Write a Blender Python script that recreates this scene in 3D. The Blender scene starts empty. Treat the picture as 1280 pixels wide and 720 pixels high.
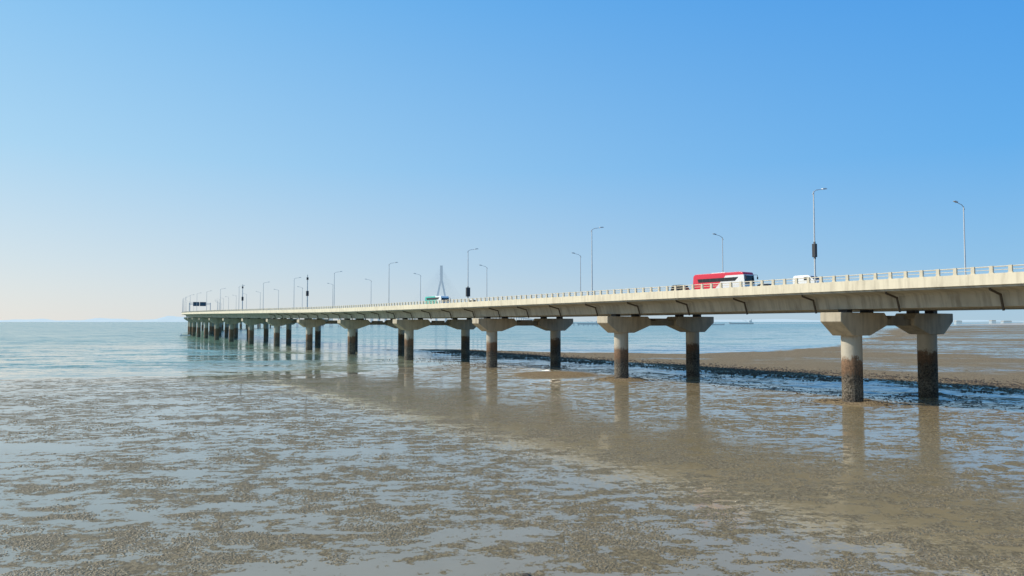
import bpy, bmesh, math, random
import numpy as np
from mathutils import Vector, Matrix, Quaternion
random.seed(4); rng=np.random.default_rng(4)
S=bpy.context.scene; COL=S.collection
S.view_settings.view_transform='Standard'; S.view_settings.look='None'; S.view_settings.exposure=0
H=11.7
# ---------------------------------------------------------------- materials
class NT:
    def __init__(s,name):
        s.m=bpy.data.materials.new(name); s.m.use_nodes=True; s.t=s.m.node_tree; s.n=s.t.nodes; s.l=s.t.links
        s.b=s.n['Principled BSDF']
    def node(s,ty,**k):
        n=s.n.new(ty)
        for a,b in k.items(): setattr(n,a,b)
        return n
    def put(s,inp,v):
        if isinstance(v,bpy.types.NodeSocket): s.l.new(v,inp)
        elif isinstance(v,(tuple,list)) and len(v)==3 and inp.type=='RGBA': inp.default_value=(*v,1)
        else: inp.default_value=v
    def pos(s): return s.node('ShaderNodeNewGeometry').outputs['Position']
    def uv(s): return s.node('ShaderNodeUVMap').outputs['UV']
    def obj(s): return s.node('ShaderNodeTexCoord').outputs['Object']
    def scale(s,v,sc,rot=(0,0,0)):
        n=s.node('ShaderNodeMapping'); s.put(n.inputs['Vector'],v); n.inputs['Scale'].default_value=sc; n.inputs['Rotation'].default_value=rot; return n.outputs[0]
    def noise(s,v,sc,det=4,rough=.5,dist=0,out='Fac'):
        n=s.node('ShaderNodeTexNoise'); s.put(n.inputs['Vector'],v); n.inputs['Scale'].default_value=sc
        n.inputs['Detail'].default_value=det; n.inputs['Roughness'].default_value=rough; n.inputs['Distortion'].default_value=dist
        return n.outputs[out]
    def voro(s,v,sc,out='Distance'):
        n=s.node('ShaderNodeTexVoronoi'); s.put(n.inputs['Vector'],v); n.inputs['Scale'].default_value=sc; return n.outputs[out]
    def math(s,op,a,b=0,c=0):
        n=s.node('ShaderNodeMath',operation=op); s.put(n.inputs[0],a); s.put(n.inputs[1],b); s.put(n.inputs[2],c); return n.outputs[0]
    def vm(s,op,a,b=(0,0,0),sc=None):
        n=s.node('ShaderNodeVectorMath',operation=op); s.put(n.inputs[0],a); s.put(n.inputs[1],b)
        if sc is not None: s.put(n.inputs['Scale'],sc)
        return n.outputs[0]
    def ramp(s,v,lo,hi,a=0,b=1):
        n=s.node('ShaderNodeMapRange',interpolation_type='SMOOTHSTEP'); s.put(n.inputs[0],v)
        for i,x in enumerate((lo,hi,a,b)): s.put(n.inputs[i+1],x)
        return n.outputs[0]
    def mix(s,f,a,b):
        n=s.node('ShaderNodeMix',data_type='RGBA'); s.put(n.inputs[0],f); s.put(n.inputs[6],a); s.put(n.inputs[7],b); return n.outputs[2]
    def xyz(s,v):
        n=s.node('ShaderNodeSeparateXYZ'); s.put(n.inputs[0],v); return n.outputs
    def bump(s,h,st,dist,nrm=None):
        n=s.node('ShaderNodeBump'); s.put(n.inputs['Height'],h); s.put(n.inputs['Strength'],st); s.put(n.inputs['Distance'],dist)
        if nrm: s.put(n.inputs['Normal'],nrm)
        return n.outputs[0]
    def wavy(s,cols,amp):   # wave slopes: perturb the surface normal by coloured noise
        v=None
        for c,k in cols:
            d=s.vm('SCALE',s.vm('SUBTRACT',c,(.5,.5,.5)),sc=k); v=d if v is None else s.vm('ADD',v,d)
        v=s.vm('SCALE',v,sc=amp); v=s.vm('MULTIPLY',v,(1,1,0))
        return s.vm('NORMALIZE',s.vm('ADD',v,s.node('ShaderNodeNewGeometry').outputs['Normal']))
    def attr(s,name):
        n=s.node('ShaderNodeAttribute'); n.attribute_name=name; return n.outputs['Fac']
    def set(s,**k):
        for a,v in k.items(): s.put(s.b.inputs[a.replace('_',' ')],v)
        return s.m

def simple(name,col,rough=.6,metal=0,var=.15,sc=3,haze_glow=None):
    m=NT(name); n=m.noise(m.obj(),sc,4,.6)
    c=m.mix(n,tuple(x*(1-var) for x in col),tuple(min(1,x*(1+var)) for x in col))
    if haze_glow: m.set(Emission_Color=haze_glow,Emission_Strength=1.0)  # emission stands in for aerial haze over far things
    return m.set(Base_Color=c,Roughness=rough,Metallic=metal)

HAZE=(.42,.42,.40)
def haze(m,c):  # paints distance haze into the base colour
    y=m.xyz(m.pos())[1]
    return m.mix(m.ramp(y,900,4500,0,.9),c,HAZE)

def mat_girder(name,base,dark):
    m=NT(name); uv=m.uv(); p=m.pos()
    st=m.noise(m.scale(uv,(1.3,.13,1)),1,6,.65)
    bl=m.noise(uv,.25,4,.6); fn=m.noise(p,6,5,.6)
    f=m.math('ADD',m.math('MULTIPLY',m.ramp(st,.42,.70),.75),m.math('MULTIPLY',m.ramp(bl,.4,.7),.35))
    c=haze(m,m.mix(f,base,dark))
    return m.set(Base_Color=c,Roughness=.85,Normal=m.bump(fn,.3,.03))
M_GIRD=mat_girder('girder_concrete',(.48,.455,.38),(.27,.25,.205))
M_PARA=mat_girder('parapet_concrete',(.80,.71,.53),(.57,.50,.37))
def mat_cap(name,k):
    m=NT(name); p=m.pos()
    st=m.noise(m.scale(p,(1.1,1.1,.12)),1,6,.65); bl=m.noise(p,.3,4,.6)
    f=m.math('ADD',m.math('MULTIPLY',m.ramp(st,.42,.72),.6),m.math('MULTIPLY',m.ramp(bl,.4,.7),.35))
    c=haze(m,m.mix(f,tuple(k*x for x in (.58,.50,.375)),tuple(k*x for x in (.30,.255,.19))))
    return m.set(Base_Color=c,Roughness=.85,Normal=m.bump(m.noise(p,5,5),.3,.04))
M_CAP=mat_cap('cap_concrete',1); M_LINK=mat_cap('link_beam_concrete',.55)  # link beam: cap concrete darkened to paint in the shade of its recess
def mat_col(name,zr,zd,k,kp=1):
    m=NT(name); p=m.pos(); z=m.xyz(p)[2]
    n1=m.noise(p,.9,6,.75); n2=m.noise(m.scale(p,(2,2,.35)),1,5,.6); n3=m.noise(p,4,6,.75)
    zz=m.math('ADD',z,m.math('ADD',m.math('MULTIPLY',m.math('SUBTRACT',n1,.5),2.6),m.math('MULTIPLY',m.math('SUBTRACT',n2,.5),2.2)))
    zz=m.math('ADD',zz,m.math('MULTIPLY',m.math('SUBTRACT',n3,.5),1.8))
    pale=m.mix(n2,(.60*kp,.55*kp,.45*kp),(.40*kp,.36*kp,.29*kp))
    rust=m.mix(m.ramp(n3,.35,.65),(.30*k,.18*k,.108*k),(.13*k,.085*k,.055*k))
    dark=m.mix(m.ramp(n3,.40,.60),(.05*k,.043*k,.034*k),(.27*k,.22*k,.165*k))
    c=m.mix(m.ramp(zz,zr-.35,zr+.35),rust,pale)
    c=m.mix(m.ramp(zz,zd-.5,zd+.5),dark,c)
    band=m.math('MULTIPLY',m.ramp(zz,.8,1.4),m.ramp(zz,3.0,2.4))
    c=m.mix(m.math('MULTIPLY',band,.7*k),c,m.mix(m.ramp(n3,.4,.6),(.11,.09,.065),(.30,.26,.20)))
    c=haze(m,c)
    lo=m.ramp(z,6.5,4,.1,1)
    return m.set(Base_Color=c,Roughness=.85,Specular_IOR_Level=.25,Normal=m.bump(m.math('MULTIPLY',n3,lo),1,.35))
M_COL=mat_col('column_concrete_tidemarks',6.4,4.0,1); M_COL2=mat_col('shaded_column_tidemarks',7.0,5.3,.7); M_COL3=mat_col('far_column_tidemarks',7.2,1.5,1.0,.9)  # second columns: shade painted in as darker, higher tide bands

def mat_mud():
    m=NT('wet_tidal_mud'); p=m.pos(); X=m.xyz(p)
    an=m.scale(p,(.60,.9,1),(0,0,math.radians(-8)))
    big=m.noise(p,.02,3,.6)
    mid=m.noise(m.scale(p,(.6,1.0,1),(0,0,math.radians(-20))),.22,4,.6,.3)
    pat=m.noise(an,1.0,7,.72,.15)
    fine=m.noise(m.scale(p,(1,.6,1)),4.2,5,.82)
    clump=m.voro(m.vm('ADD',p,m.vm('SCALE',m.noise(p,4,2,.5,0,'Color'),sc=.35)),3.6)
    grit=m.xyz(m.voro(m.scale(p,(1,.5,1)),7.5,'Color'))[0]
    s=m.math('ADD',pat,m.math('MULTIPLY',m.math('SUBTRACT',fine,.5),.26))
    s=m.math('ADD',s,m.math('MULTIPLY',m.math('SUBTRACT',mid,.5),.36))
    s=m.math('ADD',s,m.math('MULTIPLY',m.math('SUBTRACT',big,.5),.10))
    s=m.math('SUBTRACT',s,m.math('MULTIPLY',m.math('SUBTRACT',clump,.35),.10))
    s=m.math('ADD',s,m.math('MULTIPLY',m.math('SUBTRACT',grit,.5),.03))
    side=m.ramp(X[0],-50,15,0,1)
    sh=m.attr('shore'); pond=m.attr('pond')
    th=m.math('ADD',.480,m.math('MULTIPLY',side,-.006))
    th=m.math('ADD',th,m.math('MULTIPLY',pond,.085))
    th=m.math('ADD',th,m.math('MULTIPLY',m.math('MULTIPLY',m.ramp(sh,30,0),m.ramp(X[0],0,-30)),.025))
    ex=m.math('SUBTRACT',s,th)
    mask=m.ramp(ex,-.0015,.005)
    dry=m.ramp(X[2],.03,.20)
    mask=m.math('MAXIMUM',mask,dry)
    g=m.ramp(fine,.38,.62)
    mudc=m.mix(g,(.115,.083,.04),(.35,.262,.14))
    mudc=m.mix(m.ramp(ex,0,.16,.0,.5),mudc,(.30,.228,.12))
    mudc=m.mix(m.ramp(clump,.42,.75,0,.5),mudc,(.12,.087,.043))
    mudc=m.mix(m.math('MULTIPLY',m.ramp(grit,.55,.95),.3),mudc,(.09,.063,.03))
    mudc=m.mix(m.math('MULTIPLY',m.ramp(grit,.3,.05),.2),mudc,(.39,.30,.17))
    mudc=m.mix(m.math('MULTIPLY',dry,.85),mudc,m.mix(m.ramp(m.math('ADD',m.math('MULTIPLY',grit,.5),m.math('MULTIPLY',fine,.5)),.3,.7),(.14,.098,.055),(.37,.28,.175)))
    pool=m.mix(side,(.31,.265,.175),(.30,.225,.12))
    pool=m.mix(m.ramp(mid,.4,.62,0,.4),pool,(.25,.19,.10))
    c=m.mix(mask,pool,mudc)
    r=m.math('ADD',m.math('ADD',.025,m.math('MULTIPLY',side,.065)),m.math('MULTIPLY',mask,.46))
    r=m.math('ADD',r,m.math('MULTIPLY',dry,.3))
    spec=m.math('SUBTRACT',m.math('SUBTRACT',.80,m.math('MULTIPLY',side,.16)),m.math('MULTIPLY',mask,.52))
    spec=m.math('MAXIMUM',.04,m.math('SUBTRACT',spec,m.math('MULTIPLY',dry,.22)))
    h=m.math('MULTIPLY',m.math('ADD',m.math('MULTIPLY',fine,1.0),m.math('ADD',m.math('MULTIPLY',grit,.2),m.math('MULTIPLY',ex,.8))),mask)
    nb=m.wavy([(m.noise(m.scale(p,(1,2.0,1)),2.5,3,.6,0,'Color'),1)],m.math('ADD',m.math('ADD',.025,m.math('MULTIPLY',side,.07)),m.math('MULTIPLY',mask,.12)))
    nb=m.bump(h,.8,.13,nb)
    return m.set(Base_Color=c,Roughness=r,Normal=nb,IOR=1.4,Specular_IOR_Level=spec)
M_MUD=mat_mud()
def mat_lump():
    m=NT('mud_lumps'); p=m.pos(); n=m.noise(p,3,5,.75); g=m.xyz(m.voro(p,3.0,'Color'))[0]
    c=m.mix(m.ramp(n,.35,.65),(.145,.106,.054),(.325,.248,.138)); c=m.mix(m.math('MULTIPLY',g,.4),c,(.175,.128,.064))
    return m.set(Base_Color=c,Roughness=.5,Specular_IOR_Level=.35,Normal=m.bump(m.noise(p,14,3),.6,.05))
M_LUMP=mat_lump()
def mat_sea():
    m=NT('shallow_sea_water'); p=m.pos(); X=m.xyz(p); sh=m.attr('shore')
    big=m.noise(m.scale(p,(.35,1,1)),.012,5,.6)
    f=m.math('ADD',m.ramp(sh,-110,-5),m.math('MULTIPLY',m.math('SUBTRACT',big,.5),.9))
    f=m.math('MULTIPLY',f,m.ramp(X[0],25,-30))
    c=m.mix(m.ramp(f,.3,1),(.145,.265,.205),(.29,.29,.19))
    c=m.mix(m.math('MULTIPLY',m.ramp(X[0],-12,25,0,.9),m.ramp(X[1],420,280)),c,(.05,.105,.15))
    w1=m.noise(m.scale(p,(.45,1.0,1),(0,0,math.radians(12))),.9,4,.75,0,'Color')
    w2=m.noise(m.scale(p,(.30,1.0,1),(0,0,math.radians(-9))),.20,4,.8,0,'Color')
    w3=m.noise(m.scale(p,(.25,1.0,1),(0,0,math.radians(5))),.045,5,.8,0,'Color')
    calm=m.math('MAXIMUM',m.ramp(sh,-60,-3,1.0,.20),m.ramp(X[0],25,45,0,.42))
    return m.set(Base_Color=c,Roughness=m.ramp(sh,-60,-260,.05,.14),IOR=1.33,Normal=m.wavy([(w1,1.0),(w2,1.2),(w3,1.0)],calm))
M_SEA=mat_sea()
M_STEEL=simple('galvanised_steel',(.60,.60,.59),.5,.1)
M_RAIL=simple('rail_paint',(.66,.58,.43),.6,0)
M_DARK=simple('dark_grey_metal',(.045,.045,.05),.5,.2)
M_PIPE=simple('rusty_drain_pipe',(.07,.055,.04),.7)
M_ASPH=simple('asphalt',(.05,.05,.052),.9)
M_WHITE=simple('white_paint',(.82,.82,.80),.35,0,.04)
M_GLASS=simple('dark_glass',(.015,.02,.025),.08,0,.1)
M_TYRE=simple('tyre_rubber',(.02,.02,.02),.8)
M_SILV=simple('silver_paint',(.35,.36,.38),.3,.6,.05)
M_BLKP=simple('dark_car_paint',(.03,.035,.045),.25,.2,.05)
M_LENS=simple('lamp_glass',(.75,.75,.7),.2,0,.05)
M_REDL=simple('red_lens',(.4,.02,.02),.3)
M_ROCK=simple('oyster_covered_rock',(.07,.055,.04),.95,0,.6,2)
M_BARROCK=simple('brown_rubble',(.10,.073,.047),.95,0,.6,2)
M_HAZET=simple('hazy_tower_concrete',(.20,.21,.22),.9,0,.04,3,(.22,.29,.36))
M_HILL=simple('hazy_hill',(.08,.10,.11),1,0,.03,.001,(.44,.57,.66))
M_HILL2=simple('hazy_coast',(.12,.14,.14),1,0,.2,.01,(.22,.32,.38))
M_SHIPH=simple('hazy_ship_hull_paint',(.08,.09,.10),.7,0,.1,.1,(.12,.20,.27))
M_SHIPW=simple('hazy_ship_house_paint',(.3,.32,.33),.7,0,.1,.1,(.15,.22,.28))
M_SAND=simple('hazy_embankment',(.26,.22,.18),.9,0,.2,.05,(.16,.18,.19))
M_BLD=simple('hazy_building',(.20,.21,.21),.9,0,.1,.1,(.24,.33,.39))
M_WIN=simple('hazy_building_window',(.1,.12,.14),.5,0,.1,3,(.18,.26,.32))
def mat_bus():
    m=NT('bus_red_white_paint'); o=m.xyz(m.obj())
    d=m.math('ADD',o[0],m.math('MULTIPLY',o[2],-1.1))
    roof=m.math('GREATER_THAN',o[2],3.25)
    r=m.math('MAXIMUM',m.math('LESS_THAN',d,-1.9),roof)
    low=m.math('LESS_THAN',o[2],.75)
    c=m.mix(r,(.82,.81,.79),(.66,.03,.06))
    c=m.mix(m.math('MULTIPLY',low,.5),c,(.35,.33,.31))
    return m.set(Base_Color=c,Roughness=.3)
M_BUS=mat_bus()
def mat_bus2():
    m=NT('bus_green_white_paint'); o=m.xyz(m.obj())
    c=m.mix(m.math('LESS_THAN',m.math('ADD',o[0],o[2]),4.6),(.80,.82,.81),(.06,.46,.38))
    return m.set(Base_Color=c,Roughness=.4)
M_BUS2=mat_bus2()

# ---------------------------------------------------------------- helpers
def mkmesh(name,V,F,mat,smooth=False,uv=None):
    me=bpy.data.meshes.new(name); me.from_pydata([tuple(v) for v in V],[],F); me.update()
    if uv is not None:
        l=me.uv_layers.new(name='UVMap'); vi=np.zeros(len(me.loops),int); me.loops.foreach_get('vertex_index',vi)
        l.data.foreach_set('uv',np.asarray(uv,dtype=float)[vi].ravel())
    me.materials.append(mat)
    if smooth: me.polygons.foreach_set('use_smooth',[True]*len(me.polygons))
    return me
def add(name,me,parent=None,loc=(0,0,0),rot=(0,0,0),sc=(1,1,1),**props):
    o=bpy.data.objects.new(name,me); COL.objects.link(o); o.location=loc; o.rotation_euler=rot; o.scale=sc
    if parent: o.parent=parent
    for k,v in props.items(): o[k]=v
    return o
class MB:
    def __init__(s): s.V=[]; s.F=[]
    def box(s,x0,x1,y0,y1,z0,z1,M=None):
        i=len(s.V); vs=[(x,y,z) for x in (x0,x1) for y in (y0,y1) for z in (z0,z1)]
        if M: vs=[tuple(M@Vector(v)) for v in vs]
        s.V+=vs; s.F+=[tuple(i+k for k in f) for f in ((0,1,3,2),(4,6,7,5),(0,4,5,1),(2,3,7,6),(0,2,6,4),(1,5,7,3))]; return s
    def tube(s,pts,rad,n=8):
        pts=[Vector(p) for p in pts]; rs=rad if isinstance(rad,(list,tuple)) else [rad]*len(pts)
        i0=len(s.V)
        for k,p in enumerate(pts):
            d=(pts[min(k+1,len(pts)-1)]-pts[max(k-1,0)]).normalized()
            a=d.orthogonal().normalized() if abs(d.z)<.999 else Vector((1,0,0)); 
            if abs(d.z)<.999: a=d.cross(Vector((0,0,1))).normalized()
            b=d.cross(a)
            for j in range(n):
                t=2*math.pi*j/n; s.V.append(tuple(p+rs[k]*(a*math.cos(t)+b*math.sin(t))))
        for k in range(len(pts)-1):
            for j in range(n):
                a=i0+k*n+j; b=i0+k*n+(j+1)%n; s.F.append((a,b,b+n,a+n))
        s.F.append(tuple(i0+j for j in range(n))[::-1]); s.F.append(tuple(i0+(len(pts)-1)*n+j for j in range(n))); return s
    def cyl(s,x,y,z0,z1,r0,r1=None,n=24): return s.tube([(x,y,z0),(x,y,z1)],[r0,r1 if r1 else r0],n)
    def prism(s,poly,y0,y1):   # poly in (x,z)
        i=len(s.V); n=len(poly)
        s.V+=[(x,y0,z) for x,z in poly]+[(x,y1,z) for x,z in poly]
        s.F+=[tuple(i+k for k in range(n)),tuple(i+n+k for k in range(n))[::-1]]
        s.F+=[(i+k,i+n+k,i+n+(k+1)%n,i+(k+1)%n) for k in range(n)]; return s
    def mesh(s,name,mat,smooth=False,bevel=0,seg=2):
        me=mkmesh(name,s.V,s.F,mat)
        bm=bmesh.new(); bm.from_mesh(me); bmesh.ops.recalc_face_normals(bm,faces=bm.faces)
        if bevel: bmesh.ops.bevel(bm,geom=list(bm.edges),offset=bevel,segments=seg,affect='EDGES',profile=.6)
        bm.to_mesh(me); bm.free()
        if smooth:
            me.polygons.foreach_set('use_smooth',[True]*len(me.polygons))
            if hasattr(me,'set_sharp_from_angle'): me.set_sharp_from_angle(angle=math.radians(40))
        return me

# ---------------------------------------------------------------- bridge path
T0=-200; DT=5; TN=6400
R0=2300.; th0=math.radians(32.8); th1=math.radians(-10.5)
def theta(t):
    if t<350: return th0
    return max(th1,th0-(t-350)/R0)
ts=np.arange(T0,TN+DT,DT); PX=np.zeros(len(ts)); PY=np.zeros(len(ts))
i0=int((0-T0)/DT); PX[i0]=49.; PY[i0]=107.6
for i in range(i0+1,len(ts)):
    a=theta(ts[i]-DT/2); PX[i]=PX[i-1]-math.sin(a)*DT; PY[i]=PY[i-1]+math.cos(a)*DT
for i in range(i0-1,-1,-1):
    a=th0; PX[i]=PX[i+1]+math.sin(a)*DT; PY[i]=PY[i+1]-math.cos(a)*DT
zt=np.array([-200,0,100,200,370,750,1200,1600,2300,3048,3448,3848,4600,5400,6400]); zv=np.array([.8,0,-.5,-.7,.4,3,6,9,30,54,58,54,30,12,4.])
ZP=np.interp(ts,zt,zv); k=np.hanning(25); k/=k.sum(); ZP=np.convolve(np.pad(ZP,12,mode='edge'),k,'valid')
def P(t,o=0,z=0):
    x=np.interp(t,ts,PX); y=np.interp(t,ts,PY); a=theta(t)
    return Vector((x+math.cos(a)*o,y+math.sin(a)*o,z+np.interp(t,ts,ZP)))
def find_t(px,o,lo=-40,hi=340):
    for _ in range(50):
        m=(lo+hi)/2; p=P(m,o)
        if 640+930*p.x/p.y>px: lo=m
        else: hi=m
    return lo
L0=Vector((49,107.6,0))
def sweep(name,prof,ta,tb,mat,closed=True,step=5,org=L0,zs=1):
    tt=np.arange(ta,tb+.01,step); V=[];UV=[];F=[];n=len(prof)
    for t in tt:
        for o,z in prof: V.append(P(t,o,z)-org); UV.append((t,z+.35*o))
    m=n if closed else n-1
    for i in range(len(tt)-1):
        for j in range(m):
            a=i*n+j; b=i*n+(j+1)%n; F.append((a,a+n,b+n,b))
    if closed: F.append(tuple(range(n))); F.append(tuple((len(tt)-1)*n+j for j in range(n))[::-1])
    me=mkmesh(name,V,F,mat,uv=UV)
    bm=bmesh.new(); bm.from_mesh(me); bmesh.ops.recalc_face_normals(bm,faces=bm.faces); bm.to_mesh(me); bm.free()
    return me
TE=1600
WID=20.2
boxp=[(-6.85,16.1),(-6.85,15.6),(-3.7,15.3),(-3.4,15.05),(-2.9,13.45),(5.2,13.45),(5.8,15.05),(6.3,15.3),(9.7,15.7),(9.7,16.1)]
boxf=[(WID-o,z) for o,z in boxp]
bridge=add('bridge',None,loc=L0,label='long curving beige concrete sea bridge on paired columns',category='bridge')
for pr in (boxp,boxf): add('girder',sweep('girder',pr,-130,TE,M_GIRD),bridge)
paro=[(-7.10,17.15),(-7.10,15.85),(-6.88,15.85),(-6.88,16.12),(-6.5,16.12),(-6.72,17.15)]
add('parapet',sweep('parapet',paro,-130,TE,M_PARA),bridge)
add('parapet',sweep('parapet',[(WID-o,z) for o,z in paro],-130,TE,M_PARA),bridge)
for c in (9.2,10.6): add('median_barrier',sweep('median_barrier',[(c-.05,16.12),(c+.35,16.12),(c+.25,17.0),(c+.05,17.0)],-130,TE,M_GIRD),bridge)
for a,b in ((-6.45,9.1),(11.1,WID+6.45)):
    add('road_surface',sweep('road_surface',[(a,16.15),(b,16.15)],-130,TE,M_ASPH,closed=False),bridge)
def railing(o,name):
    m=MB()
    for t in np.arange(-100,760,2.0):
        p=P(t,o,17.15)-L0; a=theta(t); M=Matrix.Translation(p)@Matrix.Rotation(a,4,'Z')
        m.box(-.14,.14,-.19,.19,0,.86,M); m.box(-.17,.17,-.26,.26,0,.07,M)
    for h,r in ((.38,.04),(.76,.07)):
        m.tube([P(t,o,17.15+h)-L0 for t in np.arange(-100,1200,5)],r,6)
    return m.mesh(name,M_RAIL)
add('railing',railing(-6.87,'railing'),bridge); add('railing',railing(WID+6.87,'railing'),bridge)
# lane lines
lm=MB()
for base in (-6.45,11.1):
    for off in (2.0,13.4):
        pts=np.arange(-100,700,5)
        for a,b in zip(pts[:-1],pts[1:]):
            i=len(lm.V); o=base+off
            lm.V+=[tuple(P(a,o,16.154)-L0),tuple(P(b,o,16.154)-L0),tuple(P(b,o+.15,16.154)-L0),tuple(P(a,o+.15,16.154)-L0)]; lm.F.append((i,i+1,i+2,i+3))
    for off in (5.8,9.6):
        for a in np.arange(-100,500,12):
            i=len(lm.V); o=base+off; b=a+5
            lm.V+=[tuple(P(a,o,16.154)-L0),tuple(P(b,o,16.154)-L0),tuple(P(b,o+.15,16.154)-L0),tuple(P(a,o+.15,16.154)-L0)]; lm.F.append((i,i+1,i+2,i+3))
add('lane_marking',lm.mesh('lane_marking',M_WHITE),bridge)
# piers
hp=[(-4.9,13.0),(-4.9,11.7),(-2.1,9.7),(2.1,9.7),(6.6,11.2),(6.6,12.2),(5.8,13.0)]
headme=MB().prism(hp,-1.65,1.65).mesh('hammerhead',M_CAP,bevel=.07,seg=1)
headme2=MB().prism([(-x,z) for x,z in hp][::-1],-1.65,1.65).mesh('hammerhead',M_CAP,bevel=.07,seg=1)
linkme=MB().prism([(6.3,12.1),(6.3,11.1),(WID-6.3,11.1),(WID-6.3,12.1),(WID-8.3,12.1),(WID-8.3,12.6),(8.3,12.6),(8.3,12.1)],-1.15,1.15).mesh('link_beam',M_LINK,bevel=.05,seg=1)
bearme=MB().box(-.6,.6,-.7,.7,13.0,13.46).mesh('bearing',M_DARK)
colme=MB().cyl(0,0,0,1,1.42,1.42,40).mesh('column',M_COL,smooth=True)
colme2=MB().cyl(0,0,0,1,1.42,1.42,40).mesh('column',M_COL2,smooth=True)
colme3=MB().cyl(0,0,0,1,1.42,1.42,24).mesh('column',M_COL3,smooth=True)
piert=[-50]+list(np.arange(0,TE,50))
for t in piert:
    p=P(t); a=theta(t); zp=p.z; 
    pc=add('pier',None,bridge,Vector((p.x,p.y,zp))-L0,(0,0,a),group='bridge piers')
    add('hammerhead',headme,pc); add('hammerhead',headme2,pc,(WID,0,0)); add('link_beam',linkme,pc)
    if t<420:
        for o in (-1.4,3.9,WID-3.9,WID+1.4): add('bearing',bearme,pc,(o,0,0))
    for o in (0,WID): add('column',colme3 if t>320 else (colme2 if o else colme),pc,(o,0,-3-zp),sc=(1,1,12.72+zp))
# drain pipes
dp=MB().tube([(-6.3,0,15.75),(-6.25,0,15.35),(-3.75,0,14.8),(-3.1,0,12.95)],.15,8)
dpm=dp.mesh('drain_pipe',M_PIPE,smooth=True)
for t in np.arange(-34,300,12.5):
    p=P(t); add('drain_pipe',dpm,bridge,Vector((p.x,p.y,p.z))-L0,(0,0,theta(t)))
# ---------------------------------------------------------------- far cable stayed bridge
t1=3040
LF=P(t1); LF.z=0
far=add('cable_stayed_bridge',None,loc=LF,label='faint hazy cable-stayed bridge with a tall pylon',category='bridge')
fd=[(-7,16.1),(-7,15.2),(-3,13.3),(WID+3,13.3),(WID+7,15.2),(WID+7,16.1)]
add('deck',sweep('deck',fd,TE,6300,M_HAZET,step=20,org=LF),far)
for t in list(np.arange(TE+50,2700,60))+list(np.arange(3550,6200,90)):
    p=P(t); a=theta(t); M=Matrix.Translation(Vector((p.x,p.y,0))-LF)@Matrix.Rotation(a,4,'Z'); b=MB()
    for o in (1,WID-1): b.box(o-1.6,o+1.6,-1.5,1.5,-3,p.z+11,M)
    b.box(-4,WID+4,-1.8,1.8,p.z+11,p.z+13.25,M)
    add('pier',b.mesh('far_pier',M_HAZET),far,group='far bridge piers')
for tt in (t1,):
    p=P(tt); a=theta(tt); c=WID/2; b=MB()
    def leg(x0,z0,x1,z1,w):
        b.prism([(x0-w,z0),(x0+w,z0),(x1+w*.8,z1),(x1-w*.8,z1)],-4,4)
    leg(c-18,-3,c-25,70,3.8); leg(c+18,-3,c+25,70,3.8); leg(c-25,70.01,c-3.2,175,3.2); leg(c+25,70.01,c+3.2,175,3.2)
    b.box(c-4.6,c+4.6,-3.6,3.6,172,238); b.box(c-23,c+23,-3,3,60,66)
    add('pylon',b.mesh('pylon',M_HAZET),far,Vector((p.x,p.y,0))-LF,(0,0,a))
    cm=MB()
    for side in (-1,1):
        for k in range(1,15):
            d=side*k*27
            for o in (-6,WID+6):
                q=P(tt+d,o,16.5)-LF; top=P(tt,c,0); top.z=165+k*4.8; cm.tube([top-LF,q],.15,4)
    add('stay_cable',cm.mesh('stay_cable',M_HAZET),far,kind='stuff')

# ---------------------------------------------------------------- terrain
FR=np.array([(-9000,118),(-300,142),(-160,150),(-101,155),(-75,165),(-46,173),(-29,196),(-12,218),(0,214),(9,199),(20,179),(33,162),(46,143),(57,122),(67,112),(79,104),(102,92),(200,61),(600,20),(9000,-100),(9000,-500),(-9000,-500)],float)
BA=np.array([(-60,330),(-30,288),(-5,252),(14,223),(44,179),(65,149),(83,125),(126,103),(300,62),(1000,20),(9000,0),(9000,5000),(3000,2900),(1400,2300),(600,1200),(300,620),(180,400),(110,305),(60,276),(20,290),(-20,312)],float)
def sdf(poly,X,Y):
    d=np.full(X.shape,1e9); ins=np.zeros(X.shape,bool); n=len(poly)
    for i in range(n):
        ax,ay=poly[i]; bx,by=poly[(i+1)%n]; ex,ey=bx-ax,by-ay
        t=np.clip(((X-ax)*ex+(Y-ay)*ey)/(ex*ex+ey*ey),0,1)
        d=np.minimum(d,np.hypot(X-ax-t*ex,Y-ay-t*ey))
        c=((ay>Y)!=(by>Y)); 
        with np.errstate(divide='ignore',invalid='ignore'): xi=(bx-ax)*(Y-ay)/(by-ay+1e-12)+ax
        ins^=(c&(X<xi))
    return np.where(ins,d,-d)
def vnoise(X,Y,sc,seed):
    g=np.random.default_rng(seed).random((256,256)); x=X*sc; y=Y*sc
    xi=np.floor(x).astype(int); yi=np.floor(y).astype(int); fx=x-xi; fy=y-yi; fx=fx*fx*(3-2*fx); fy=fy*fy*(3-2*fy)
    a=g[xi%256,yi%256];b=g[(xi+1)%256,yi%256];c=g[xi%256,(yi+1)%256];d=g[(xi+1)%256,(yi+1)%256]
    return (a*(1-fx)+b*fx)*(1-fy)+(c*(1-fx)+d*fx)*fy-.5
def fbm(X,Y,sc,seed,o=4):
    r=0;a=1
    for i in range(o): r=r+a*vnoise(X,Y,sc*2**i,seed+i); a*=.55
    return r
def axis(a,b,step,lim0,lim1,g=1.09):
    v=list(np.arange(a,b,step)); s=step; x=v[-1]
    while x<lim1: s*=g; x+=s; v.append(x)
    s=step; x=a; w=[]
    while x>lim0: s*=g; x-=s; w.append(x)
    return np.array(w[::-1]+v)
gx=axis(-140,200,1.2,-40000,40000,1.07)
gy=axis(95,310,1.2,94,45000,1.05); gy=np.concatenate([[-600,-200,-60,-10,10,20,25],np.arange(28,94.5,.6),gy[gy>95]])
GX,GY=np.meshgrid(gx,gy,indexing='ij')
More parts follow.
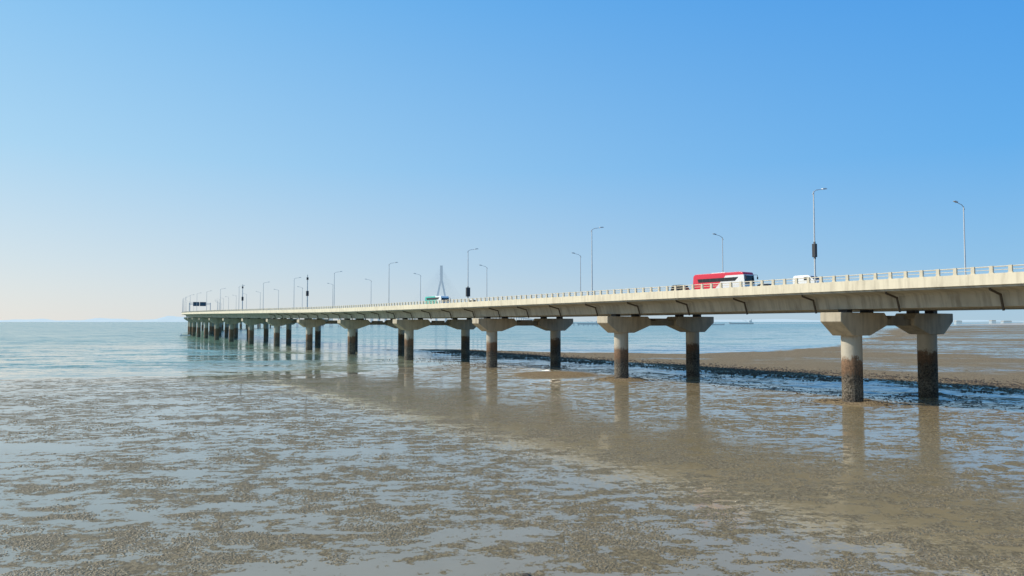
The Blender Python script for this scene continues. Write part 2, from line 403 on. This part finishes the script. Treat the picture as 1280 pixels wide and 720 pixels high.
WX=GX+9*fbm(GX,GY,.035,11); WY=GY+14*fbm(GX,GY,.03,21)
s1=sdf(FR,WX,WY); s2=sdf(BA,WX,WY); 
WL=-.33
n=fbm(GX,GY,.06,5); n2=fbm(GX,GY,.35,9,3); n3=fbm(GX*.35,GY,.13,31,4); n4=fbm(GX*.25,GY,.035,41,4)
sl=np.interp(GX,[-60,15],[.013,.03])
h1=np.clip(s1*sl,-2.5,.33)+(n*.10+n2*.07+n3*.18)*np.clip(1-np.abs(s1-8)/60,0,1)*np.interp(GX,[-60,15],[1,.4])
h1=np.minimum(h1,.34)
h2=np.clip(s2*.06,-2.5,.30*np.exp(-np.clip(s2,0,1e9)/35)+.40+0*s2)+n*.13
h2=np.where(s2>0,h2+n2*.25*np.exp(-s2/30)+n4*.55*np.clip((GY-160)/200,0,1),h2)
ch=np.maximum(s1,s2); h3=.06+.5*n3+.15*n2-np.abs(ch+4)*.05-np.clip(40-GX,0,99)*.02-np.clip(GY-170,0,99)*.02
GZ=WL+np.maximum(np.maximum(h1,h2),np.clip(h3,-9,.12))
# low, drier mud bar added to cover a glare spot on the near channel side
e_=((GX-9)/17)**2+((GY-164)/19)**2
GZ=np.maximum(GZ,WL+(.62+.25*n+.1*n2)*np.exp(-e_*1.3)-.02)
for t in (0,50):
    for o in (0,WID):
        q=P(t,o); r=np.hypot(GX-q.x,GY-q.y)
        GZ=GZ+(.42*np.exp(-((r-3.0)/1.7)**2))*np.clip(1+1.2*n2,0,2)
shore=np.maximum(s1,s2)
def pond_f(X,Y):
    v=fbm(X*.5,Y,.34,101,5)+.35*fbm(X*.7,Y,1.0,111,3)
    p=np.clip((v-.12)/.14,0,.9)
    wob=1+1.1*fbm(X,Y,.35,121,4)
    for cx,cy,rx,ry in ((-3,35.6,5.5,1.9),(-44,69,7,3.0),(1.5,71,6,3),(-40,57,4,1.4)):
        e=np.sqrt(((X-cx)/rx)**2+((Y-cy)/ry)**2)*wob
        p=np.maximum(p,np.clip((1.05-e)/.25,0,1.5))
    return p
pond=pond_f(GX,GY)
def grid(name,Z,mat):
    nx,ny=GX.shape; V=np.stack([GX,GY,Z],-1).reshape(-1,3)
    i=np.arange(nx*ny).reshape(nx,ny); F=np.stack([i[:-1,:-1],i[1:,:-1],i[1:,1:],i[:-1,1:]],-1).reshape(-1,4)
    me=bpy.data.meshes.new(name); me.vertices.add(len(V)); me.vertices.foreach_set('co',V.ravel())
    me.loops.add(F.size); me.loops.foreach_set('vertex_index',F.ravel()); me.polygons.add(len(F)); me.polygons.foreach_set('loop_start',np.arange(0,F.size,4)); 
    me.update(calc_edges=True); me.validate()
    at=me.attributes.new('shore','FLOAT','POINT'); at.data.foreach_set('value',np.clip(shore,-500,500).ravel().astype(np.float32))
    at=me.attributes.new('pond','FLOAT','POINT'); at.data.foreach_set('value',pond.ravel().astype(np.float32))
    me.polygons.foreach_set('use_smooth',[True]*len(me.polygons)); me.materials.append(mat)
    return add(name,me,kind='structure')
grid('mudflat_ground',GZ,M_MUD)
grid('sea',np.full_like(GX,WL),M_SEA)
def ground_za(x,y):
    i=np.clip(np.searchsorted(gx,x),1,len(gx)-1); j=np.clip(np.searchsorted(gy,y),1,len(gy)-1)
    return np.maximum(np.minimum(GZ[i,j],GZ[i-1,j-1]),WL-.5)
def ground_z(x,y): return max(float(ground_za(np.array([x]),np.array([y]))[0]),WL)
# mud lumps (real relief) scattered in clusters over the flat
def lumps(name,X,Y,R,Hh,mat,label):
    nL=len(X); Z=ground_za(X,Y); K=6
    th=np.linspace(0,2*np.pi,K,endpoint=False)[None,:]+rng.random((nL,1))*6
    def ring(fr,zz):
        rr=R[:,None]*fr*(1+.5*(rng.random((nL,K))-.5))
        return np.stack([X[:,None]+rr*np.cos(th)*1.3,Y[:,None]+rr*np.sin(th),Z[:,None]+zz[:,None]+Hh[:,None]*.25*(rng.random((nL,K))-.5)*(fr<.9)],-1)
    V=np.concatenate([ring(1.0,-.02+0*Hh),ring(.6,Hh*.75),np.stack([X,Y,Z+Hh],-1)[:,None,:]],1)
    base=(np.arange(nL)*(2*K+1))[:,None]; k=np.arange(K); k2=(k+1)%K
    Q=np.stack([base+k,base+k2,base+K+k2,base+K+k],-1).reshape(-1,4); T=np.stack([base+K+k,base+K+k2,base+2*K+0*k],-1).reshape(-1,3)
    me=bpy.data.meshes.new(name); V=V.reshape(-1,3); me.vertices.add(len(V)); me.vertices.foreach_set('co',V.ravel())
    L=np.concatenate([Q.ravel(),T.ravel()]); me.loops.add(len(L)); me.loops.foreach_set('vertex_index',L)
    st=np.concatenate([np.arange(len(Q))*4,len(Q)*4+np.arange(len(T))*3]); me.polygons.add(len(st)); me.polygons.foreach_set('loop_start',st)
    me.update(calc_edges=True); me.validate(); me.materials.append(mat); me.polygons.foreach_set('use_smooth',[True]*len(me.polygons))
    return add(name,me,kind='stuff',label=label,category='mud')
n0=460000
Y=32.5/(1-rng.random(n0)*(1-32.5/120.)); X=(rng.random(n0)*2-1)*(Y*.72+4)
dens=fbm(X*.6,Y,.8,71,6)+.30*fbm(X,Y,.14,81,3)-pond_f(X,Y)*.6
keep=(dens>.02+.28*rng.random(n0))
X=X[keep];Y=Y[keep]; X=X[:70000];Y=Y[:70000]
R=(.024+.042*rng.random(len(X))**2.8)*(1+Y/75); Hh=R*(.16+.20*rng.random(len(X)))
ok=ground_za(X,Y)>WL+.1; X,Y,R,Hh=X[ok],Y[ok],R[ok],Hh[ok]
print('lumps',len(X))
lumps('mud_lumps',X,Y,R,Hh,M_LUMP,'small brown mud lumps scattered over the wet tidal flat')
# rocks
def rockmesh(name,items,mat):
    bm=bmesh.new()
    for (x,y,z,r) in items:
        g=bmesh.ops.create_icosphere(bm,subdivisions=1,radius=r); vs=g['verts']
        s=Vector((random.uniform(.7,1.3),random.uniform(.7,1.3),random.uniform(.4,.8)))
        for v in vs:
            v.co=Vector((v.co.x*s.x,v.co.y*s.y,v.co.z*s.z))*random.uniform(.75,1.2)+Vector((x,y,z))
    me=bpy.data.meshes.new(name); bm.to_mesh(me); bm.free(); me.materials.append(mat); return me
it=[]
for t,kk in ((0,420),(50,320),(100,160)):
    for o in (0,WID):
        q=P(t,o)
        for _ in range(kk):
            a=random.uniform(0,6.28); r=1.4+abs(random.gauss(0,2.0)); x=q.x+r*math.cos(a)*1.5; y=q.y+r*math.sin(a)
            it.append((x,y,ground_z(x,y),random.uniform(.05,.18)))
add('rock_heap',rockmesh('rock_heap',it,M_ROCK),kind='stuff',label='dark oyster-crusted rocks heaped round the column bases',category='rocks')
nb_=22000
edge=np.array([(-30,288),(-5,252),(14,223),(44,179),(65,149),(83,125),(126,103)],float)
kk=rng.integers(0,6,nb_); f=rng.random(nb_)[:,None]; q=edge[kk]*(1-f)+edge[kk+1]*f
w_=np.abs(rng.normal(0,9,nb_))-2; X=q[:,0]+w_*.8+rng.normal(0,1.5,nb_); Y=q[:,1]+w_*.6
z=ground_za(X,Y); ok=z>WL+.02; X,Y=X[ok],Y[ok]; R=.08+.22*rng.random(len(X))**2; 
lumps('bank_rubble',X,Y,R,R*.75,M_BARROCK,'dark brown rubble along the tidal bank edge')['category']='rubble'
nb_=3500
t_=rng.random(nb_)*190-30; o_=rng.normal(7,7,nb_)
X=49-.542*t_+.841*o_; Y=107.6+.841*t_+.541*o_; z=ground_za(X,Y); ok=(z>WL-.02)&(z<WL+.28); X,Y=X[ok],Y[ok]; R=.05+.13*rng.random(len(X))**2
lumps('shell_rubble',X,Y,R,R*.6,M_ROCK,'dark shelly rubble in the tidal channel under the bridge')['category']='rubble'
me=rockmesh('stone',[(0,0,0,.25)],M_ROCK); add('stone',me,loc=(.68,34.7,.05),label='small dark stone lying on the wet mud',category='stone')

# ---------------------------------------------------------------- street lamps
pole=MB().tube([(0,0,0),(0,0,.5),(0,0,.52),(0,0,14.1)],[.2,.2,.13,.075],10).mesh('pole',M_STEEL,smooth=True)
arm=MB().tube([(-.3,0,13.6),(0,0,14.0),(.6,0,14.35),(2.1,0,14.6)],[.04,.06,.055,.045],8).mesh('arm',M_STEEL,smooth=True)
hd=MB().prism([(2.0,14.54),(2.95,14.68),(3.0,14.78),(2.55,14.83),(2.0,14.72)],-.17,.17).mesh('lamp_head',M_STEEL,bevel=.03)
ctl=MB().box(-.26,.24,-.25,.25,4.7,6.6).box(-.1,.1,-.12,.12,4.4,6.9).mesh('equipment_cabinet',M_DARK,bevel=.03)
ctl2=MB().box(-.5,.5,-.3,.3,2.4,4.7).box(-.12,.12,-.14,.14,2.1,5.0).mesh('equipment_cabinet',M_DARK,bevel=.03)
def lamp(t,o,flip,parts,cab=None):
    p=P(t,o,16.15); a=theta(t)+(math.pi if flip else 0)
    e=add('street_lamp',None,loc=p,rot=(0,0,a),label=('tall grey street lamp with dark cabinet on its pole' if cab else 'tall grey single-arm street lamp on the bridge edge'),category='street lamp',group='street lamps along the bridge')
    add('pole',pole,e); add('arm',arm,e); add('lamp_head',hd,e)
    if cab: add('equipment_cabinet',cab,e)
for k in range(0,20):
    lamp(1.3+50*k,-6.35,False,None,cab={0:ctl,2:ctl2}.get(k))
for k in range(-1,20):
    lamp(-3+50*k,WID+6.35,True,None)
# camera masts
mm=MB().tube([(0,0,0),(0,0,15)],[.26,.16],10).mesh('mast_pole',M_STEEL,smooth=True)
mp=MB().box(-.45,.45,-.45,.45,6.4,8.4).mesh('equipment_cabinet',M_DARK,bevel=.05)
mc=MB().box(-.35,.35,-.3,.3,12.9,13.9).mesh('camera_unit',M_DARK,bevel=.05)
for px in (384,303):
    t=find_t(px,-6.3,100,700); e=add('camera_mast',None,loc=P(t,-6.3,16.15),rot=(0,0,theta(t)),label='grey steel mast with two small dark boxes',category='mast',group='masts on the bridge')
    add('pole',mm,e); add('equipment_cabinet',mp,e); add('camera_unit',mc,e)
# gantry
t=560; e=add('sign_gantry',None,loc=P(t,0,16.15),rot=(0,0,theta(t)),label='overhead road sign gantry with two dark panels',category='sign gantry')
add('frame',MB().tube([(-6.3,0,0),(-6.3,0,8.6)],.25,8).tube([(9,0,0),(9,0,8.6)],.25,8).tube([(-6.3,0,8.2),(9,0,8.2)],.15,6).tube([(-6.3,0,7.2),(9,0,7.2)],.15,6).mesh('frame',M_STEEL),e)
for x in (-3.6,1.3): add('sign_panel',MB().box(x,x+4.5,-.5,-.32,6.0,9.2).mesh('sign_panel',simple('sign_panel_back',(.06,.10,.13),.6),bevel=.03),e)

# ---------------------------------------------------------------- vehicles
def wheel(parent,x,y,r,w=.28):
    wb=add('wheel',MB().tube([(0,-w/2,0),(0,-w*.35,0),(0,w*.35,0),(0,w/2,0)],[r*.92,r,r,r*.92],20).mesh('tyre',M_TYRE,smooth=True),parent,(x,y,r))
    add('rim',MB().tube([(0,-w/2-.01,0),(0,w/2+.01,0)],[r*.55,r*.55],12).mesh('rim',M_SILV),wb)
def place(name,t,o,**k):
    a=theta(t); d=Vector((math.sin(a),-math.cos(a)))
    if k.pop('away',False): d=-d
    return add(name,None,loc=P(t,o,16.155),rot=(0,0,math.atan2(d.y,d.x)),**k)
def bus(t,o,mat,Ln,Ht,label,away=False):
    e=place('bus',t,o,label=label,category='bus',away=away); h=Ln/2
    prof=[(-h,.35),(-h-.03,1.4),(-h+.12,Ht-.35),(-h+.45,Ht-.06),(-h+1,Ht),(h-1.1,Ht),(h-.45,Ht-.12),(h-.18,Ht-.6),(h,1.4),(h+.02,.5),(h-.1,.35)]
    add('body',MB().prism(prof,-1.24,1.24).mesh('body',mat,bevel=.07,seg=3,smooth=True),e)
    for s in (-1,1):
        y=s*1.25
        add('side_window',MB().prism([(-h+1.3,2.3),(-h+1.1,2.9),(h-1.3,2.9),(h-2.0,2.3)],min(y,y+s*.012),max(y,y+s*.012)).mesh('side_window',M_GLASS),e)
        for x in np.arange(-h+2.3,h-2.2,1.6): add('window_pillar',MB().box(x-.04,x+.04,min(y,y+s*.02),max(y,y+s*.02),2.3,2.9).mesh('window_pillar',M_DARK),e)
        for x in (-h+2.6,h-2.6): wheel(e,x,s*1.12,.5)
        add('headlight',MB().box(h+.0,h+.05,s*.95-.2,s*.95+.2,.75,.98).mesh('headlight',M_LENS,bevel=.02),e)
        add('tail_light',MB().box(-h-.06,-h,s*1.05-.1,s*1.05+.1,.9,1.4).mesh('tail_light',M_REDL),e)
        add('wing_mirror',MB().tube([(h-.3,s*1.2,Ht-.5),(h+.35,s*1.38,Ht-.55),(h+.4,s*1.38,Ht-.9)],.04,6).box(h+.33,h+.45,s*1.38-.1,s*1.38+.1,Ht-1.25,Ht-.85).mesh('wing_mirror',M_DARK),e)
    add('windscreen',MB().prism([(h+.005,1.72),(h-.17,Ht-.62),(h-.21,Ht-.62),(h-.03,1.72)],-1.1,1.1).mesh('windscreen',M_GLASS),e,(.025,0,0))
    add('air_conditioner',MB().box(-1.8,1.2,-.8,.8,Ht-.02,Ht+.1).mesh('air_conditioner',M_WHITE,bevel=.04),e)
bus(find_t(904,-2.2),-2.2,M_BUS,11.2,3.75,'red and white coach with red rear and roofline')
bus(find_t(546,-2.6),-2.6,M_BUS2,10.5,3.3,'green and white bus driving along the bridge')
def car(t,o,paint,label,away=False,tall=1.55,cat='car'):
    e=place('car',t,o,label=label,category=cat,away=away); T=tall
    low=[(-2.3,.3),(-2.35,.75),(-2.2,.98),(1.1,1.0),(2.2,.82),(2.35,.55),(2.3,.3)]
    add('body',MB().prism(low,-.9,.9).mesh('body',paint,bevel=.06,seg=3,smooth=True),e)
    add('cabin',MB().prism([(-2.15,.97),(-1.75,T-.08),(-1.4,T),(.2,T),(.5,T-.08),(1.25,.98)],-.76,.76).mesh('cabin',paint,bevel=.06,seg=2,smooth=True),e)
    for s in (-1,1):
        y=s*.765; add('side_window',MB().prism([(-1.85,1.03),(-1.6,T-.16),(.3,T-.16),(.95,1.03)],min(y,y+s*.01),max(y,y+s*.01)).mesh('side_window',M_GLASS),e)
        for x in (-1.4,1.4): wheel(e,x,s*.82,.33,.22)
        add('headlight',MB().box(2.24,2.34,s*.65-.17,s*.65+.17,.6,.74).mesh('headlight',M_LENS,bevel=.02),e)
        add('tail_light',MB().box(-2.37,-2.3,s*.7-.12,s*.7+.12,.7,.88).mesh('tail_light',M_REDL),e)
    add('windscreen',MB().prism([(.56,T-.12),(1.2,1.03),(1.24,1.03),(.6,T-.12)],-.66,.66).mesh('windscreen',M_GLASS),e,(.015,0,0))
    add('rear_window',MB().prism([(-2.15,1.05),(-1.82,T-.14),(-1.78,T-.14),(-2.1,1.05)],-.62,.62).mesh('rear_window',M_GLASS),e,(-.02,0,0))
def van(t,o,label):
    e=place('van',t,o,label=label,category='van')
    add('body',MB().prism([(-1.9,.35),(-1.95,1.8),(-1.8,2.22),(-1.5,2.32),(.6,2.32),(.9,2.22),(1.6,1.6),(2.1,1.35),(2.2,.8),(2.15,.35)],-.85,.85).mesh('body',M_WHITE,bevel=.08,seg=3,smooth=True),e)
    for s in (-1,1):
        y=s*.853; add('side_window',MB().prism([(.0,1.6),(.0,2.05),(.7,2.05),(1.2,1.6)],min(y,y+s*.01),max(y,y+s*.01)).mesh('side_window',M_GLASS),e)
        for x in (-1.3,1.3): wheel(e,x,s*.78,.33,.2)
        add('headlight',MB().box(2.13,2.21,s*.6-.15,s*.6+.15,.7,.9).mesh('headlight',M_LENS,bevel=.02),e)
    add('windscreen',MB().prism([(.97,2.16),(1.56,1.65),(1.61,1.65),(1.02,2.16)],-.72,.72).mesh('windscreen',M_GLASS),e,(.03,0,.01))
van(find_t(1010,-4.2),-4.2,'small white van driving on the bridge beside a lamp')
car(find_t(853,-4.8),-4.8,M_BLKP,'dark car driving behind the coach',tall=2.05)
car(find_t(962,1.8),1.8,M_BLKP,'dark car driving ahead of the coach',tall=1.8)
car(find_t(592,-3.2),-3.2,M_WHITE,'small white car on the bridge',tall=1.8)

# ---------------------------------------------------------------- ships and coast
def ship(px,d,Ln,label,cranes=0,angle=0,hk=1):
    e=add('cargo_ship' if Ln>30 else 'fishing_boat',None,loc=((px-640)/930*d,d,WL),rot=(0,0,angle),label=label,category='ship' if Ln>30 else 'boat',group='vessels on the far water'); h=Ln/2; k=Ln/100*hk
    W=Ln*.075
    V=[];F=[]
    secs=[(-h,.8,0),(-h*.9,1,0),(h*.7,1,0),(h*.9,.55,1.2*k*2),(h,.05,2.2*k*2)]
    for x,w,r in secs:
        V+=[(x-(0 if x<h*.85 else Ln*.03),-W*w*.7,-.3),(x,-W*w,7*k+r),(x,W*w,7*k+r),(x-(0 if x<h*.85 else Ln*.03),W*w*.7,-.3)]
    for i in range(4):
        for j in range(4): a=i*4+j;b=i*4+(j+1)%4;F.append((a,b,b+4,a+4))
    F+= [(0,1,2,3),(16,19,18,17)]
    b=MB(); b.V=V; b.F=F
    add('hull',b.mesh('hull',M_SHIPH),e)
    add('superstructure',MB().box(-h*.88,-h*.65,-W*.85,W*.85,7*k,17*k).box(-h*.84,-h*.68,-W,W,17*k,19.5*k).box(-h*.87,-h*.8,-W*.3,W*.3,19.5*k,25*k).mesh('superstructure',M_SHIPW),e)
    for i in range(cranes):
        x=-h*.4+i*h*.4; add('crane',MB().box(x-.9*k,x+.9*k,-1,1,7*k,19*k).tube([(x,0,17*k),(x+h*.3,0,23*k)],.6*k,6).mesh('crane',M_SHIPW),e)
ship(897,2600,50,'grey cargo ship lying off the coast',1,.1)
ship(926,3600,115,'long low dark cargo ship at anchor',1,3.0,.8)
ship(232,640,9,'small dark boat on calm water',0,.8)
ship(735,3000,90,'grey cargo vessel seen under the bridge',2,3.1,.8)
# jetty under bridge
e=add('jetty',None,loc=(230,2350,0),rot=(0,0,.05),label='low dark jetty on piles across the water',category='jetty')
add('deck',MB().box(-70,70,-6,6,6,8).mesh('deck',M_SHIPH),e)
b=MB()
for x in range(-65,70,15): b.box(x-1,x+1,-4,4,-2,6)
add('pile',b.mesh('pile',M_SHIPH),e,kind='stuff')
# coast at right
def ridge(name,x0,x1,y,hts,mat,thick,seed,**k):
    n=120; V=[];F=[]; r=np.random.default_rng(seed); ph=r.random(6)*6
    for i in range(n+1):
        f=i/n; x=x0+(x1-x0)*f; e=math.sin(math.pi*f)**.5
        hh=hts*e*(.55+.2*math.sin(f*7+ph[0])+.14*math.sin(f*17+ph[1])+.07*math.sin(f*41+ph[2])+.04*r.random())
        V+=[(x,y-thick,-1),(x,y,hh),(x,y+thick,-1)]
    for i in range(n):
        for j in range(2): a=i*3+j; F.append((a,a+1,a+4,a+3))
    return add(name,mkmesh(name,V,F,mat,True),**k)
ridge('distant_hill',-14500,-9300,26000,260,M_HILL,900,1,kind='structure')
ridge('distant_hill',-19500,-13000,27000,200,M_HILL,900,2,kind='structure')
ridge('distant_hill',3500,19000,26000,140,M_HILL,900,3,kind='structure')
ridge('coast_land',1480,4200,2720,14,M_SAND,60,5,kind='structure')
ridge('coast_land',1300,5200,4600,20,M_HILL2,100,6,kind='structure')
r=random.Random(3)
for i in range(9):
    x=1720+i*80+r.uniform(-20,20); y=2790+r.uniform(0,120); w=r.uniform(8,16); hh=r.uniform(3,9); base=6
    e=add('building',None,loc=(x,y,base),label='low pale hazy building on the far shore',category='building',group='buildings on the far shore')
    add('wall',MB().box(-w,w,-8,8,-8,hh).mesh('wall',M_BLD),e); add('roof',MB().prism([(-w-.8,hh+.002),(w+.8,hh+.002),(w*.8,hh+3),(-w*.8,hh+3)],-8.6,8.6).mesh('roof',M_SAND),e)
    b=MB()
    for zz in np.arange(1,hh-2,4):
        for xx in np.arange(-w+2,w-2,4): b.box(xx,xx+2,-8.05,-7.95,zz,zz+1.8)
    if b.V: add('window',b.mesh('window',M_WIN),e,kind='stuff')

# ---------------------------------------------------------------- light, sky, camera
EL=math.radians(36); AZ=math.radians(-80)   # azimuth from +Y towards +X
to=Vector((math.sin(AZ)*math.cos(EL),math.cos(AZ)*math.cos(EL),math.sin(EL)))
sd=bpy.data.lights.new('sun','SUN'); sd.energy=4.6; sd.angle=math.radians(.5); sd.color=(1,.93,.80)
so=bpy.data.objects.new('sun',sd); COL.objects.link(so); so.rotation_euler=to.to_track_quat('Z','Y').to_euler()
w=bpy.data.worlds.new('World'); S.world=w; w.use_nodes=True; nt=w.node_tree; bg=nt.nodes['Background']
N=nt.nodes; Lk=nt.links.new
sk=N.new('ShaderNodeTexSky'); sk.sky_type='NISHITA'; sk.sun_disc=False; sk.sun_elevation=EL; sk.sun_rotation=AZ
sk.air_density=1.0; sk.dust_density=.6; sk.ozone_density=2.0; sk.altitude=0
tc=N.new('ShaderNodeTexCoord'); sp=N.new('ShaderNodeSeparateXYZ'); Lk(tc.outputs['Generated'],sp.inputs[0])
def cr(stops):
    r=N.new('ShaderNodeValToRGB'); r.color_ramp.interpolation='LINEAR'
    el=r.color_ramp.elements
    while len(el)<len(stops): el.new(.5)
    for e_,(p_,c_) in zip(el,stops): e_.position=p_; e_.color=(*c_,1)
    Lk(sp.outputs[2],r.inputs[0]); return r.outputs[0]
lft=cr([(0,(.79,.78,.75)),(.07,(.65,.75,.81)),(.2,(.41,.68,.89)),(.40,(.21,.54,.90)),(1,(.07,.29,.66))])
rgt=cr([(0,(.40,.59,.74)),(.07,(.25,.52,.81)),(.2,(.12,.43,.86)),(.40,(.055,.33,.84)),(1,(.03,.19,.58))])
az=N.new('ShaderNodeMapRange'); az.interpolation_type='LINEAR'; Lk(sp.outputs[0],az.inputs[0]); az.inputs[1].default_value=-.6; az.inputs[2].default_value=.55
mx=N.new('ShaderNodeMix'); mx.data_type='RGBA'; Lk(az.outputs[0],mx.inputs[0]); Lk(lft,mx.inputs[6]); Lk(rgt,mx.inputs[7])
sc=N.new('ShaderNodeMix'); sc.data_type='RGBA'; sc.blend_type='MULTIPLY'; sc.inputs[0].default_value=1; Lk(mx.outputs[2],sc.inputs[6]); sc.inputs[7].default_value=(8.4,8.4,8.4,1)
fm=N.new('ShaderNodeMix'); fm.data_type='RGBA'; fm.inputs[0].default_value=.88; Lk(sk.outputs[0],fm.inputs[6]); Lk(sc.outputs[2],fm.inputs[7])
Lk(fm.outputs[2],bg.inputs[0]); bg.inputs[1].default_value=.12
cam=bpy.data.cameras.new('camera'); co=bpy.data.objects.new('camera',cam); COL.objects.link(co)
cam.sensor_width=36; cam.lens=36*930/1280; cam.clip_end=100000; cam.clip_start=.1
co.location=(0,0,H); co.rotation_euler=(math.radians(90)+math.atan(42/930),0,0); S.camera=co
